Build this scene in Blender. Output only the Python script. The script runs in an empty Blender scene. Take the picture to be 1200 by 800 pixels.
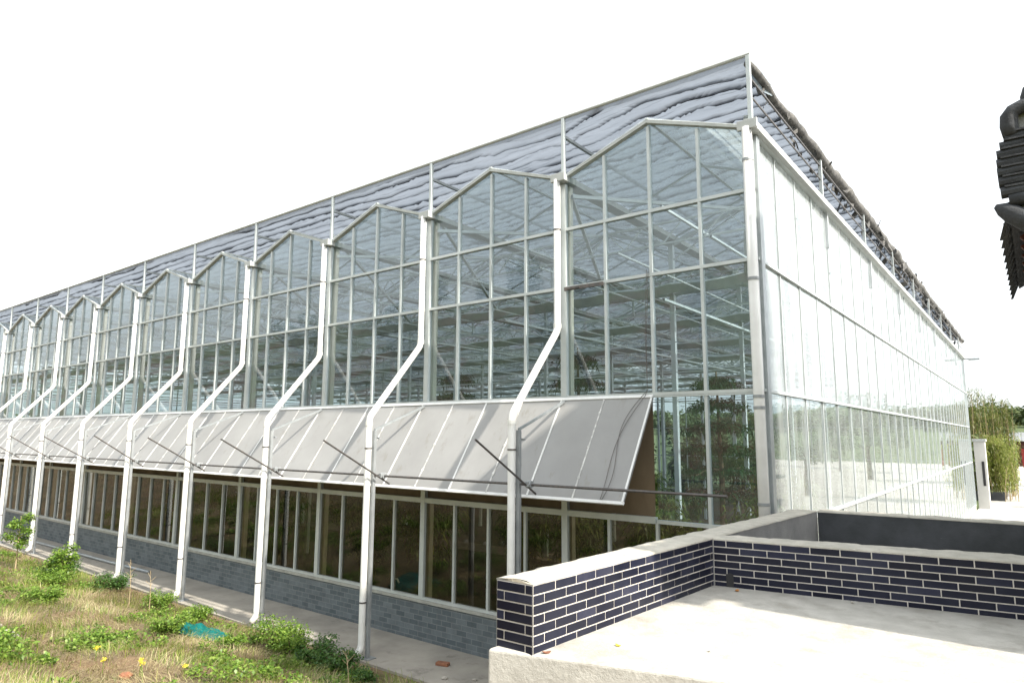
import bpy, bmesh, math, random
import numpy as np
from mathutils import Vector, Matrix, noise
R=math.radians
random.seed(7); rng=np.random.default_rng(7)
S=bpy.context.scene
# ---------------------------------------------------------------- camera
cd=bpy.data.cameras.new('camera'); cam=bpy.data.objects.new('camera',cd); S.collection.objects.link(cam); S.camera=cam
yaw,pit,rol=-0.66293,0.14136,0.00539
fw=Vector((math.sin(yaw)*math.cos(pit),math.cos(yaw)*math.cos(pit),math.sin(pit)))
r0=Vector((math.cos(yaw),-math.sin(yaw),0)); u0=r0.cross(fw)
rr=math.cos(rol)*r0+math.sin(rol)*u0; uu=-math.sin(rol)*r0+math.cos(rol)*u0
m=Matrix((rr,uu,-fw)).transposed().to_4x4(); m.translation=Vector((2.858,-9.175,3.755)); cam.matrix_world=m
cd.sensor_width=36; cd.lens=23.46; cd.clip_start=.05; cd.clip_end=3000
# ---------------------------------------------------------------- sky, sun, exposure
SUN=Vector((.75,-.03,.66)).normalized()
W=bpy.data.worlds.new('World'); S.world=W; W.use_nodes=True; nt=W.node_tree; nt.nodes.clear()
sky=nt.nodes.new('ShaderNodeTexSky'); sky.sky_type='NISHITA'; sky.sun_disc=False
sky.sun_elevation=math.asin(SUN.z); sky.sun_rotation=math.atan2(SUN.x,SUN.y); sky.dust_density=4.0; sky.air_density=1.0; sky.ozone_density=1
hs=nt.nodes.new('ShaderNodeHueSaturation'); hs.inputs['Saturation'].default_value=.18; hs.inputs['Value'].default_value=1.3
bg=nt.nodes.new('ShaderNodeBackground'); bg.inputs['Strength'].default_value=.15
wo=nt.nodes.new('ShaderNodeOutputWorld')
hz=nt.nodes.new('ShaderNodeMix'); hz.data_type='RGBA'; hz.inputs[0].default_value=.5; hz.inputs[7].default_value=(7.3,7.7,7.9,1)
nt.links.new(sky.outputs[0],hs.inputs['Color']); nt.links.new(hs.outputs[0],hz.inputs[6]); nt.links.new(hz.outputs[2],bg.inputs[0]); nt.links.new(bg.outputs[0],wo.inputs[0])
sl=bpy.data.lights.new('sun','SUN'); sl.energy=4.7; sl.angle=R(1.2); sl.color=(1,.93,.82)
so=bpy.data.objects.new('sun',sl); S.collection.objects.link(so); so.rotation_euler=SUN.to_track_quat('Z','Y').to_euler()
vs=S.view_settings; vs.view_transform='Standard'; vs.look='None'; vs.gamma=1; vs.use_curve_mapping=False; vs.exposure=.8
S.render.engine='CYCLES'; S.cycles.transparent_max_bounces=24; S.cycles.max_bounces=9; S.cycles.diffuse_bounces=4; S.cycles.glossy_bounces=4
S.cycles.caustics_reflective=False; S.cycles.caustics_refractive=False
# ---------------------------------------------------------------- materials
def newmat(n):
    m=bpy.data.materials.new(n); m.use_nodes=True; t=m.node_tree; t.nodes.clear()
    o=t.nodes.new('ShaderNodeOutputMaterial'); return m,t,o
def N(t,k,**kw):
    n=t.nodes.new(k)
    for a,b in kw.items():
        if a in n.inputs: n.inputs[a].default_value=b
        else: setattr(n,a,b)
    return n
def ramp(t,fac,stops):
    r=t.nodes.new('ShaderNodeValToRGB'); e=r.color_ramp.elements
    while len(e)<len(stops): e.new(.5)
    for q,(p,c) in zip(e,stops): q.position=p; q.color=(*c,1)
    t.links.new(fac,r.inputs[0]); return r.outputs[0]
def coords(t,sc=(1,1,1)):
    g=N(t,'ShaderNodeNewGeometry'); mp=N(t,'ShaderNodeMapping'); mp.inputs['Scale'].default_value=sc
    t.links.new(g.outputs['Position'],mp.inputs['Vector']); return mp.outputs[0]
def noisef(t,vec,scale,detail=5,rough=.6):
    n=N(t,'ShaderNodeTexNoise',Scale=scale,Detail=detail,Roughness=rough); t.links.new(vec,n.inputs['Vector']); return n.outputs[0]
def mixc(t,f,a,b,mode='MIX'):
    m=N(t,'ShaderNodeMix',data_type='RGBA',blend_type=mode)
    for s,v in ((0,f),(6,a),(7,b)):
        if hasattr(v,'links') or isinstance(v,bpy.types.NodeSocket): t.links.new(v,m.inputs[s])
        else: m.inputs[s].default_value=v if s==0 else (*v,1)
    return m.outputs[2]
def pbr(n,c1,c2=None,scale=3,rough=.6,metal=0,stretch=(1,1,1),bump=0,bscale=30,dirt=None,spec=.5,lo=.35,hi=.65):
    m,t,o=newmat(n); b=N(t,'ShaderNodeBsdfPrincipled',Roughness=rough,Metallic=metal); b.inputs['Specular IOR Level'].default_value=spec
    v=coords(t,stretch); c2=c2 or tuple(x*.8 for x in c1)
    col=ramp(t,noisef(t,v,scale),[(lo,c1),(hi,c2)])
    if dirt: 
        col=mixc(t,ramp(t,noisef(t,coords(t,dirt[3] if len(dirt)>3 else (1,1,1)),dirt[0],8,.7),[(dirt[1],(0,0,0)),(min(1,dirt[1]+.14),(1,1,1))]),col,dirt[2])
    t.links.new(col,b.inputs['Base Color'])
    if bump:
        bp=N(t,'ShaderNodeBump',Strength=bump,Distance=.02); t.links.new(noisef(t,v,bscale,6,.7),bp.inputs['Height']); t.links.new(bp.outputs[0],b.inputs['Normal'])
    t.links.new(b.outputs[0],o.inputs[0]); return m
def glassmat(n,tint=(.74,.83,.85),dust=.05,ior=1.6,dcol=(.66,.74,.76),trl=.3):
    m,t,o=newmat(n)
    tr=N(t,'ShaderNodeBsdfTransparent'); tr.inputs[0].default_value=(*tint,1)
    gl=N(t,'ShaderNodeBsdfGlossy',Roughness=.0); gl.inputs[0].default_value=(.95,.98,.97,1)
    df=N(t,'ShaderNodeBsdfDiffuse'); df.inputs[0].default_value=(*dcol,1)
    fr=N(t,'ShaderNodeFresnel',IOR=ior)
    # a thin pane reflects the same from both sides: invert the index on back faces
    ge=N(t,'ShaderNodeNewGeometry'); mi=N(t,'ShaderNodeMix',data_type='FLOAT'); mi.inputs[2].default_value=ior; mi.inputs[3].default_value=1/ior
    t.links.new(ge.outputs['Backfacing'],mi.inputs[0]); t.links.new(mi.outputs[0],fr.inputs['IOR'])
    dt=N(t,'ShaderNodeBsdfTranslucent'); dt.inputs[0].default_value=(*dcol,1); dm=N(t,'ShaderNodeMixShader'); dm.inputs[0].default_value=trl
    t.links.new(df.outputs[0],dm.inputs[1]); t.links.new(dt.outputs[0],dm.inputs[2]); df=dm
    v=coords(t)
    bp=N(t,'ShaderNodeBump',Strength=.035,Distance=.02); t.links.new(noisef(t,v,1.6,2,.4),bp.inputs['Height']); t.links.new(bp.outputs[0],gl.inputs['Normal'])
    f2=ramp(t,noisef(t,coords(t,(1,1,.35)),2.2,7,.7),[(.3,(dust*.5,)*3),(.75,(dust*1.8,)*3)])
    a=N(t,'ShaderNodeMixShader'); b=N(t,'ShaderNodeMixShader')
    t.links.new(f2,a.inputs[0]); t.links.new(tr.outputs[0],a.inputs[1]); t.links.new(df.outputs[0],a.inputs[2])
    t.links.new(fr.outputs[0],b.inputs[0]); t.links.new(a.outputs[0],b.inputs[1]); t.links.new(gl.outputs[0],b.inputs[2])
    t.links.new(b.outputs[0],o.inputs[0]); return m
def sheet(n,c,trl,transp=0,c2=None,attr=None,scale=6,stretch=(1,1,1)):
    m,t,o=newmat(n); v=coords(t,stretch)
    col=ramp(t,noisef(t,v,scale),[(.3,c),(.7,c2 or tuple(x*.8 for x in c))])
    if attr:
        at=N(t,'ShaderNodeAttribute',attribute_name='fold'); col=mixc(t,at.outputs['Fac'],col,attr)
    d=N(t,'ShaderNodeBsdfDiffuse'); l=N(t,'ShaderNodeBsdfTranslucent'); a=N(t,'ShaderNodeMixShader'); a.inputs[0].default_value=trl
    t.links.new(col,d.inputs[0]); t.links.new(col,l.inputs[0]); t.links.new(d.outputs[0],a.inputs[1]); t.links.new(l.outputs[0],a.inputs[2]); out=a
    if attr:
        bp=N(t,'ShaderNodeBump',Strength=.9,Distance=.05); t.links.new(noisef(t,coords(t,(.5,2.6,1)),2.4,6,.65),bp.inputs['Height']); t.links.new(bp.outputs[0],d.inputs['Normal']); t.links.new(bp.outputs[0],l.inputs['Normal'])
    if transp:
        tr=N(t,'ShaderNodeBsdfTransparent'); b=N(t,'ShaderNodeMixShader'); b.inputs[0].default_value=transp
        t.links.new(a.outputs[0],b.inputs[1]); t.links.new(tr.outputs[0],b.inputs[2]); out=b
    t.links.new(out.outputs[0],o.inputs[0]); return m
def leafmat(n,stops,trl=.35,gloss=.04):
    m,t,o=newmat(n); g=N(t,'ShaderNodeNewGeometry'); col=ramp(t,g.outputs['Random Per Island'],stops)
    d=N(t,'ShaderNodeBsdfDiffuse'); l=N(t,'ShaderNodeBsdfTranslucent'); a=N(t,'ShaderNodeMixShader'); a.inputs[0].default_value=trl
    t.links.new(col,d.inputs[0]); t.links.new(col,l.inputs[0]); t.links.new(d.outputs[0],a.inputs[1]); t.links.new(l.outputs[0],a.inputs[2])
    gl=N(t,'ShaderNodeBsdfGlossy',Roughness=.45); b=N(t,'ShaderNodeMixShader'); b.inputs[0].default_value=gloss
    t.links.new(a.outputs[0],b.inputs[1]); t.links.new(gl.outputs[0],b.inputs[2]); t.links.new(b.outputs[0],o.inputs[0]); return m
def brickmat(n,c1,c2,mortar,bw,bh,ms,plane='xz',rough=.8,off=.5,bump=.4):
    m,t,o=newmat(n); b=N(t,'ShaderNodeBsdfPrincipled',Roughness=rough)
    g=N(t,'ShaderNodeNewGeometry'); sp=N(t,'ShaderNodeSeparateXYZ'); cb=N(t,'ShaderNodeCombineXYZ')
    t.links.new(g.outputs['Position'],sp.inputs[0]); t.links.new(sp.outputs[0 if plane=='xz' else 1],cb.inputs[0]); t.links.new(sp.outputs[2],cb.inputs[1])
    br=N(t,'ShaderNodeTexBrick'); br.offset=off; br.inputs['Scale'].default_value=1; br.inputs['Brick Width'].default_value=bw; br.inputs['Row Height'].default_value=bh; br.inputs['Mortar Size'].default_value=ms
    br.inputs['Color1'].default_value=(*c1,1); br.inputs['Color2'].default_value=(*c2,1); br.inputs['Mortar'].default_value=(*mortar,1); br.inputs['Bias'].default_value=0
    t.links.new(cb.outputs[0],br.inputs['Vector'])
    v=coords(t); col=mixc(t,.5,br.outputs[0],ramp(t,noisef(t,v,4,8,.7),[(.3,(.35,.35,.35)),(.7,(.75,.75,.75))]),'OVERLAY')
    t.links.new(col,b.inputs['Base Color'])
    bp=N(t,'ShaderNodeBump',Strength=bump,Distance=.01,invert=True); t.links.new(br.outputs['Fac'],bp.inputs['Height']); t.links.new(bp.outputs[0],b.inputs['Normal'])
    t.links.new(b.outputs[0],o.inputs[0]); return m
M={}
M['alu']=pbr('aluminium_frame',(.60,.64,.64),(.50,.54,.54),2,.45,.25,dirt=(3,.62,(.38,.38,.35),(1,1,.3)))
M['steel']=pbr('galvanised_steel',(.42,.45,.46),(.33,.36,.37),6,.45,.55)
M['truss']=pbr('truss_steel',(.72,.76,.78),(.60,.64,.66),3,.5,.1)
M['darkrod']=pbr('dark_rod',(.10,.10,.10),(.16,.14,.13),20,.5,.6)
M['pipe']=pbr('white_pipe',(.80,.80,.78),(.68,.68,.65),2,.38,0,dirt=(6,.62,(.42,.39,.33),(1,1,.2)))
M['post']=pbr('grey_post',(.36,.38,.39),(.28,.30,.31),5,.5,.4,dirt=(8,.68,(.25,.17,.11)))
M['column']=pbr('cream_column',(.66,.65,.56),(.58,.56,.47),4,.6)
M['glass']=glassmat('window_glass',(.67,.745,.765),dust=.04,ior=1.75,dcol=(.62,.72,.76))
M['sglass']=glassmat('side_glass',dust=.30,ior=1.7,dcol=(.80,.86,.87))
M['sglass2']=glassmat('dusty_glare_glass',dust=.42,ior=1.8,dcol=(.86,.90,.91),trl=.4)  # upper side panes: dust film raised to paint in white sky reflection
M['rglass']=glassmat('roof_glass',(.80,.85,.865),.36,1.4,(.72,.76,.77),.8)
M['lglass']=glassmat('lower_glass',(.36,.32,.22),.008,1.48,(.5,.45,.36))
M['fascia']=pbr('roof_flashing',(.54,.56,.55),(.44,.46,.45),5,.6,.1)
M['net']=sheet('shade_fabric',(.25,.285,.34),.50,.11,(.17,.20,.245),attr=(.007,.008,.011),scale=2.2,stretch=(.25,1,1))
M['flap']=sheet('pale_sheet',(.62,.72,.80),.5,.15)
M['bundle']=pbr('rolled_fabric',(.17,.165,.155),(.08,.08,.08),9,.95,bump=.8,bscale=18)
M['awn']=pbr('awning_panel',(.33,.33,.325),(.28,.28,.275),.8,.5,dirt=(4,.58,(.24,.23,.205),(1,.5,.5)))
M['rib']=pbr('awning_rib',(.82,.83,.82),(.72,.73,.72),5,.4)
M['ribd']=pbr('awning_seam',(.42,.42,.41),(.70,.70,.68),9,.5,lo=.44,hi=.56)
M['cloth']=pbr('brown_curtain',(.20,.15,.095),(.12,.09,.055),1.3,.9,stretch=(1,1,.4),bump=.5,bscale=3,dirt=(3,.62,(.06,.045,.03)))
M['brick']=brickmat('grey_brick',(.075,.095,.105),(.135,.158,.17),(.165,.182,.19),.24,.095,.007)
M['sill']=pbr('sill_concrete',(.42,.42,.38),(.30,.30,.27),6,.85,bump=.3)
M['slab']=pbr('walkway_concrete',(.40,.37,.32),(.29,.27,.235),1.3,.9,bump=.35,bscale=25,dirt=(2.2,.58,(.19,.175,.15)))
M['plat']=pbr('platform_concrete',(.50,.485,.44),(.40,.385,.345),5.0,.9,bump=.45,bscale=30,dirt=(2.6,.50,(.34,.32,.28)))
M['cap']=pbr('cap_mortar',(.56,.53,.46),(.44,.42,.36),6,.95,bump=.9,bscale=22,dirt=(9,.60,(.27,.25,.22)))
M['plaster']=pbr('grey_plaster',(.27,.27,.27),(.20,.20,.205),3,.9,bump=.3,dirt=(3,.60,(.12,.12,.125),(1,1,.3)))
M['dark']=pbr('dark_plaster',(.075,.08,.09),(.045,.05,.055),2.5,.8,bump=.3,dirt=(4,.66,(.22,.23,.24),(1,1,2.5)))
M['tile']=pbr('navy_tile',(.009,.011,.026),(.020,.022,.038),3.5,.42,dirt=(7,.66,(.07,.075,.09)),spec=.22)
def _tile():
    m=M['tile']; t=m.node_tree; b=[n for n in t.nodes if n.type=='BSDF_PRINCIPLED'][0]; src=b.inputs['Base Color'].links[0].from_socket
    g=N(t,'ShaderNodeNewGeometry'); c=ramp(t,g.outputs['Random Per Island'],[(0,(.55,.55,.6)),(.8,(1,1,1)),(1,(2.0,1.9,1.7))])
    t.links.new(mixc(t,1.0,src,c,'MULTIPLY'),b.inputs['Base Color'])
    rr=ramp(t,g.outputs['Random Per Island'],[(0,(.30,)*3),(1,(.55,)*3)]); t.links.new(rr,b.inputs['Roughness'])
_tile()
M['grout']=pbr('white_grout',(.66,.62,.56),(.50,.47,.43),9,.9)
M['soil']=pbr('soil',(.20,.13,.075),(.12,.095,.055),1.4,.95,bump=.8,bscale=12,dirt=(.9,.52,(.24,.19,.11)))
def _soil():
    m=M['soil']; t=m.node_tree; b=[n for n in t.nodes if n.type=='BSDF_PRINCIPLED'][0]; src=b.inputs['Base Color'].links[0].from_socket
    g=N(t,'ShaderNodeNewGeometry'); sp=N(t,'ShaderNodeSeparateXYZ'); t.links.new(g.outputs['Position'],sp.inputs[0])
    a=N(t,'ShaderNodeMath',operation='GREATER_THAN'); a.inputs[1].default_value=34.0; t.links.new(sp.outputs[1],a.inputs[0])
    c=N(t,'ShaderNodeMath',operation='LESS_THAN'); c.inputs[1].default_value=-9.0; t.links.new(sp.outputs[1],c.inputs[0])
    nz=ramp(t,noisef(t,coords(t),.10,8,.7),[(.44,(0,0,0)),(.52,(1,1,1))]); mu=N(t,'ShaderNodeMath',operation='MULTIPLY'); t.links.new(c.outputs[0],mu.inputs[0]); t.links.new(nz,mu.inputs[1])
    ad=N(t,'ShaderNodeMath',operation='MAXIMUM'); t.links.new(a.outputs[0],ad.inputs[0]); t.links.new(mu.outputs[0],ad.inputs[1])
    gr=ramp(t,noisef(t,coords(t),.35,8,.75),[(.35,(.035,.06,.018)),(.65,(.10,.13,.04))])
    hb=ramp(t,noisef(t,coords(t),.5,8,.7),[(.35,(.055,.028,.014)),(.6,(.13,.07,.035))]); src2=mixc(t,c.outputs[0],src,hb)
    t.links.new(mixc(t,ad.outputs[0],src2,gr),b.inputs['Base Color'])
_soil()
M['pave']=pbr('pale_paving',(.46,.45,.42),(.38,.37,.34),.6,.9)
M['floor']=pbr('bed_soil',(.045,.028,.014),(.022,.024,.010),.7,.95,dirt=(1.1,.58,(.12,.075,.035)))
M['inpath']=pbr('inner_path',(.16,.13,.10),(.11,.09,.07),1,.9)
M['hill']=pbr('hillside_growth',(.05,.075,.03),(.16,.10,.05),.06,.95,dirt=(.09,.55,(.25,.15,.08)))
M['straw']=leafmat('dry_straw',[(0,(.36,.30,.15)),(.35,(.47,.41,.23)),(.7,(.24,.19,.09)),(1,(.58,.52,.32))],.25)
M['grass']=leafmat('green_grass',[(0,(.10,.17,.025)),(.5,(.20,.28,.05)),(.8,(.30,.34,.07)),(1,(.38,.36,.13))],.35)
M['weed']=leafmat('weed_leaf',[(0,(.07,.15,.02)),(.4,(.14,.25,.03)),(.8,(.23,.35,.05)),(1,(.32,.42,.09))],.4)
M['weed2']=leafmat('dark_shaded_weed_leaf',[(0,(.035,.09,.018)),(.5,(.06,.14,.025)),(1,(.11,.20,.04))],.35)  # dark leaf; on the lower slab-edge bushes it paints in their shadow
M['leaf']=leafmat('plant_leaf',[(0,(.04,.08,.02)),(.4,(.08,.13,.025)),(.8,(.14,.18,.04)),(1,(.24,.25,.07))],.4)
M['needle']=leafmat('conifer_needle',[(0,(.012,.045,.02)),(1,(.035,.09,.03))],.1)
M['bamboo']=leafmat('bamboo_leaf',[(0,(.10,.14,.02)),(.4,(.20,.25,.04)),(.8,(.32,.35,.08)),(1,(.42,.42,.16))],.45)
M['bamboo2']=leafmat('bamboo_upper_leaf',[(0,(.03,.06,.012)),(.5,(.09,.12,.02)),(1,(.24,.25,.06))],.3)
M['far']=leafmat('hazy_tree_leaf',[(0,(.05,.08,.03)),(.5,(.09,.13,.05)),(1,(.15,.18,.08))],.25)  # leaf colour paled so distance haze is painted into the far trees
M['stem']=pbr('plant_stem',(.17,.12,.07),(.10,.075,.05),12,.9)
M['drystem']=pbr('dry_stem',(.45,.36,.22),(.32,.24,.14),12,.9)
M['yellow']=leafmat('yellow_petal',[(0,(.75,.60,.03)),(1,(.85,.75,.10))],.3)
M['tarp']=sheet('teal_netting',(.02,.20,.18),.2,.08,(.01,.12,.115),scale=9)
M['stone']=pbr('stone',(.50,.47,.41),(.36,.33,.29),9,.9,bump=.6)
M['redstone']=pbr('red_brickbat',(.32,.14,.075),(.22,.10,.06),14,.95,bump=.6)
M['rooftile']=pbr('roof_tile',(.05,.055,.062),(.028,.03,.034),8,.8,bump=.6,bscale=25,dirt=(7,.62,(.20,.20,.19)))
M['ridgecap']=pbr('ridge_plaster',(.36,.36,.34),(.26,.26,.25),8,.9,bump=.4)
M['redwood']=pbr('red_timber',(.10,.025,.015),(.06,.015,.01),6,.6)
M['render']=pbr('hall_render',(.40,.38,.34),(.34,.32,.29),2,.9)
M['white']=pbr('white_render',(.72,.71,.68),(.62,.61,.58),1,.8)
M['metalroof']=pbr('ribbed_roof',(.30,.31,.32),(.24,.25,.26),2,.5,.3)
M['red']=pbr('red_door_paint',(.35,.03,.025),(.25,.02,.02),3,.6)
M['black']=pbr('black_rubber',(.02,.02,.022),(.035,.035,.035),5,.6)
# ---------------------------------------------------------------- mesh helpers
class MB:
    def __init__(s): s.v=[]; s.f=[]
    def quad(s,*p):
        i=len(s.v); s.v+= [tuple(q) for q in p]; s.f.append(tuple(range(i,i+len(p)))); return s
    def box(s,x0,y0,z0,x1,y1,z1):
        i=len(s.v); s.v+=[(x,y,z) for z in(z0,z1) for y in(y0,y1) for x in(x0,x1)]
        s.f+=[tuple(i+k for k in q) for q in((0,2,3,1),(4,5,7,6),(0,1,5,4),(2,6,7,3),(0,4,6,2),(1,3,7,5))]; return s
    def bar(s,a,b,w,h=None,n=4,up=(0,0,1),caps=True,w2=None):
        a=Vector(a);b=Vector(b);d=(b-a).normalized();u=Vector(up)
        if abs(d.dot(u))>.98:u=Vector((0,1,0))
        x=d.cross(u).normalized();y=x.cross(d);h=h or w;i=len(s.v);w2=w2 or 1
        for p,k in((a,1),(b,w2)):
            for j in range(n):
                if n==4: cx,cy=((-1,-1),(1,-1),(1,1),(-1,1))[j]
                else: t=2*math.pi*j/n; cx,cy=math.cos(t),math.sin(t)
                q=p+x*cx*w/2*k+y*cy*h/2*k; s.v.append(tuple(q))
        for j in range(n): s.f.append((i+j,i+(j+1)%n,i+n+(j+1)%n,i+n+j))
        if caps: s.f.append(tuple(i+j for j in range(n))[::-1]); s.f.append(tuple(i+n+j for j in range(n)))
        return s
    def tube(s,pts,r,n=12,rad=None):
        pts=[Vector(p) for p in pts]; i=len(s.v); prev=None
        for k,p in enumerate(pts):
            d=((pts[k]-pts[k-1]).normalized() if k else Vector((0,0,0)))+((pts[k+1]-pts[k]).normalized() if k<len(pts)-1 else Vector((0,0,0)))
            d.normalize()
            if prev is None: x=d.cross(Vector((0,0,1)) if abs(d.z)<.95 else Vector((1,0,0))).normalized()
            else: x=(prev-d*prev.dot(d)).normalized()
            prev=x; y=d.cross(x); q=rad[k] if rad else r
            for j in range(n):
                t=2*math.pi*j/n; s.v.append(tuple(p+x*math.cos(t)*q+y*math.sin(t)*q))
        for k in range(len(pts)-1):
            for j in range(n): s.f.append((i+k*n+j,i+k*n+(j+1)%n,i+(k+1)*n+(j+1)%n,i+(k+1)*n+j))
        s.f.append(tuple(i+j for j in range(n))[::-1]); s.f.append(tuple(i+(len(pts)-1)*n+j for j in range(n))); return s
    def prism(s,poly,z0,z1):
        n=len(poly); i=len(s.v); s.v+=[(x,y,z0) for x,y in poly]+[(x,y,z1) for x,y in poly]
        s.f.append(tuple(range(i,i+n))[::-1]); s.f.append(tuple(range(i+n,i+2*n)))
        for j in range(n): s.f.append((i+j,i+(j+1)%n,i+n+(j+1)%n,i+n+j))
        return s
    def build(s,name,mat,parent=None,smooth=False,off=(0,0,0)):
        me=bpy.data.meshes.new(name)
        v=[(a-off[0],b-off[1],c-off[2]) for a,b,c in s.v]; me.from_pydata(v,[],s.f); me.materials.append(mat)
        if smooth: me.polygons.foreach_set('use_smooth',[True]*len(me.polygons))
        o=bpy.data.objects.new(name,me); S.collection.objects.link(o)
        if parent: o.parent=parent
        else: o.location=off
        return o
def bevel(o,w=.004,seg=2):
    b=o.modifiers.new('bevel','BEVEL'); b.width=w; b.segments=seg; b.limit_method='ANGLE'; return o
def npmesh(name,v,f,mat,parent=None,smooth=False):
    me=bpy.data.meshes.new(name); v=np.asarray(v,np.float32); f=np.asarray(f,np.int32); k=f.shape[1]
    me.vertices.add(len(v)); me.vertices.foreach_set('co',v.ravel()); me.loops.add(f.size); me.loops.foreach_set('vertex_index',f.ravel())
    me.polygons.add(len(f)); me.polygons.foreach_set('loop_start',np.arange(0,f.size,k,dtype=np.int32)); me.polygons.foreach_set('loop_total',np.full(len(f),k,np.int32))
    if smooth: me.polygons.foreach_set('use_smooth',np.ones(len(f),bool))
    me.update(calc_edges=True); me.validate(); me.materials.append(mat)
    o=bpy.data.objects.new(name,me); S.collection.objects.link(o)
    if parent: o.parent=parent
    return o
def tag(o,label=None,cat=None,group=None,kind=None):
    if label:o['label']=label
    if cat:o['category']=cat
    if group:o['group']=group
    if kind:o['kind']=kind
    return o
def empty(name,loc,label,cat,group=None):
    o=bpy.data.objects.new(name,None); S.collection.objects.link(o); o.location=loc; o.empty_display_size=.3; return tag(o,label,cat,group)
def copy_tree(o,parent=None,loc=None,rz=None,sc=None,label=None,group=None):
    c=o.copy(); S.collection.objects.link(c); c.parent=parent
    if loc is not None: c.location=loc
    if rz is not None: c.rotation_euler=(0,0,rz)
    if sc is not None: c.scale=(sc,)*3 if not hasattr(sc,'__len__') else sc
    if label: c['label']=label
    if group: c['group']=group
    for ch in list(o.children): copy_tree(ch,c)
    return c
def leaves(centers,L,Wd,droop=.3,up=None,rnd=rng):
    """folded leaf quads (2 quads each) at centers (n,3); L,Wd arrays or scalars"""
    n=len(centers); c=np.asarray(centers,float); L=np.broadcast_to(L,(n,))*rnd.uniform(.65,1.3,n); Wd=np.broadcast_to(Wd,(n,))*rnd.uniform(.7,1.3,n)
    a=rnd.uniform(0,2*np.pi,n); el=rnd.normal(0 if up is None else up,.5,n)
    d=np.stack([np.cos(a)*np.cos(el),np.sin(a)*np.cos(el),np.sin(el)],1)
    s=np.stack([-np.sin(a),np.cos(a),rnd.normal(0,.35,n)],1); s/=np.linalg.norm(s,axis=1)[:,None]
    z=np.zeros((n,3)); z[:,2]=-1
    p0=c; p1=c+d*(L*.5)[:,None]; p2=c+d*L[:,None]+z*(L*droop)[:,None]
    l=p1+s*(Wd*.5)[:,None]; r=p1-s*(Wd*.5)[:,None]
    v=np.stack([p0,l,p2,r],1).reshape(-1,3); f=np.arange(n*4).reshape(n,4)
    return v,f
def clump(n,rad,center,shell=.5,flat=1):
    p=rng.normal(size=(n,3)); p/=np.linalg.norm(p,axis=1)[:,None]; q=rng.uniform(shell,1,n)**.7
    p=p*q[:,None]*rad; p[:,2]*=flat; return p+np.array(center)
def fbm(x,y,s,seed=0): return noise.fractal(Vector((x*s,y*s,seed)),1.0,2.0,4)
# ---------------------------------------------------------------- ground
def gz(x,y):
    if y>-1.45: 
        h=0
    else:
        t=min(1,(-1.45-y)/3.2); h=.55*t*t*(3-2*t)+max(0,(-4.65-y))*.22
        h=min(h,1.5)
        h+=.09*fbm(x,y,.8,3)*min(1,(-1.45-y)/.7)
    # hillside rising behind the photographer
    if y<-30: 
        h2=(-30-y)*(.45 if x<-15 else .14)*min(1,max(.15,(-x+25)/60)); h+=min(34,h2)+1.2*fbm(x,y,.05,8)*min(1,(-30-y)/20)
    if y>110: h+=min(16,(y-110)*.06)*(1+.35*fbm(x,y,.01,2))
    return h
def graded(a,b,dens,lo,hi,far):
    xs=[a]; 
    while xs[-1]<b:
        x=xs[-1]; xs.append(x+(dens if lo<=x<=hi else min(far,dens+abs(x-(lo if x<lo else hi))*.25)))
    return xs
xs=graded(-900,900,.3,-24,6,60); ys=sorted(set([-900,-600,-400,-250,-200,-160,-130,-110,-95,-80,-70,-60,-52,-45,-40,-35,-31,-27,-23,-20,-17,-15,-13,-11,-9.5]+[-8.5+.2*i for i in range(35)]+[-1.45,-1.0,5,40,80,110,130,160,200,260,350,500,700,900]))
# mesh of the ground; the left reach of the graded list starts coarse
xs=sorted(set([-900,-600,-400,-250,-180,-130,-100,-80,-65,-52,-42,-34,-28]+[-24+.3*i for i in range(101)]+[8,11,15,20,28,40,60,90,140,220,400,900]))
V=[(x,y,gz(x,y)-.004) for y in ys for x in xs]; nx=len(xs)
F=[(j*nx+i,j*nx+i+1,(j+1)*nx+i+1,(j+1)*nx+i) for j in range(len(ys)-1) for i in range(nx-1)]
g=npmesh('ground',V,F,M['soil'],smooth=True); tag(g,kind='structure')
# far green on hills by position (vegetation cover of the hills)
b=MB()
b.box(-60,-1.42,-.3,1.2,-.005,.035); o=b.build('walkway',M['slab']); tag(o,kind='structure')
b=MB(); b.box(.02,8.0,-.2,40,150,.03); o=b.build('paving',M['pave']); tag(o,kind='structure')
# ---------------------------------------------------------------- greenhouse
Wb=3.2; NB=15; XL=-Wb*NB; YB=34.37; DY=YB/8
ZG,ZP,ZT=8.127,8.663,9.231; Z1,Z2,Z3,Z4,Z5=7.224,6.216,4.393,2.542,.759
gh=empty('greenhouse',(0,0,0),'large glass greenhouse with zigzag gabled roof, white drainpipes and a long tilted awning','greenhouse')
b=MB(); b.box(XL,.0,-.2,-.0,.2,Z5-.06); b.box(-.2,.2,-.2,0,YB,Z5-.06) if False else None
o=b.build('base_wall',M['brick'],gh)
b=MB(); b.box(-.21,.205,-.2,.0,YB,.30); b.box(XL,YB,-.2,0,YB+.2,.30); b.build('side_base_wall',M['sill'],gh)
b=MB(); b.box(XL,-.03,Z5-.058,.02,.22,Z5+.0); bevel(b.build('sill',M['sill'],gh),.006)
b=MB(); b.box(XL,.22,-.2,-.22,YB-.01,.012); b.build('planting_bed',M['floor'],gh)
def gable_z(x): # roof height on the facade at x
    u=(-x)%Wb; return ZG+(ZP-ZG)*(1-abs(u-Wb/2)/(Wb/2))
fr=.045
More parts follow.
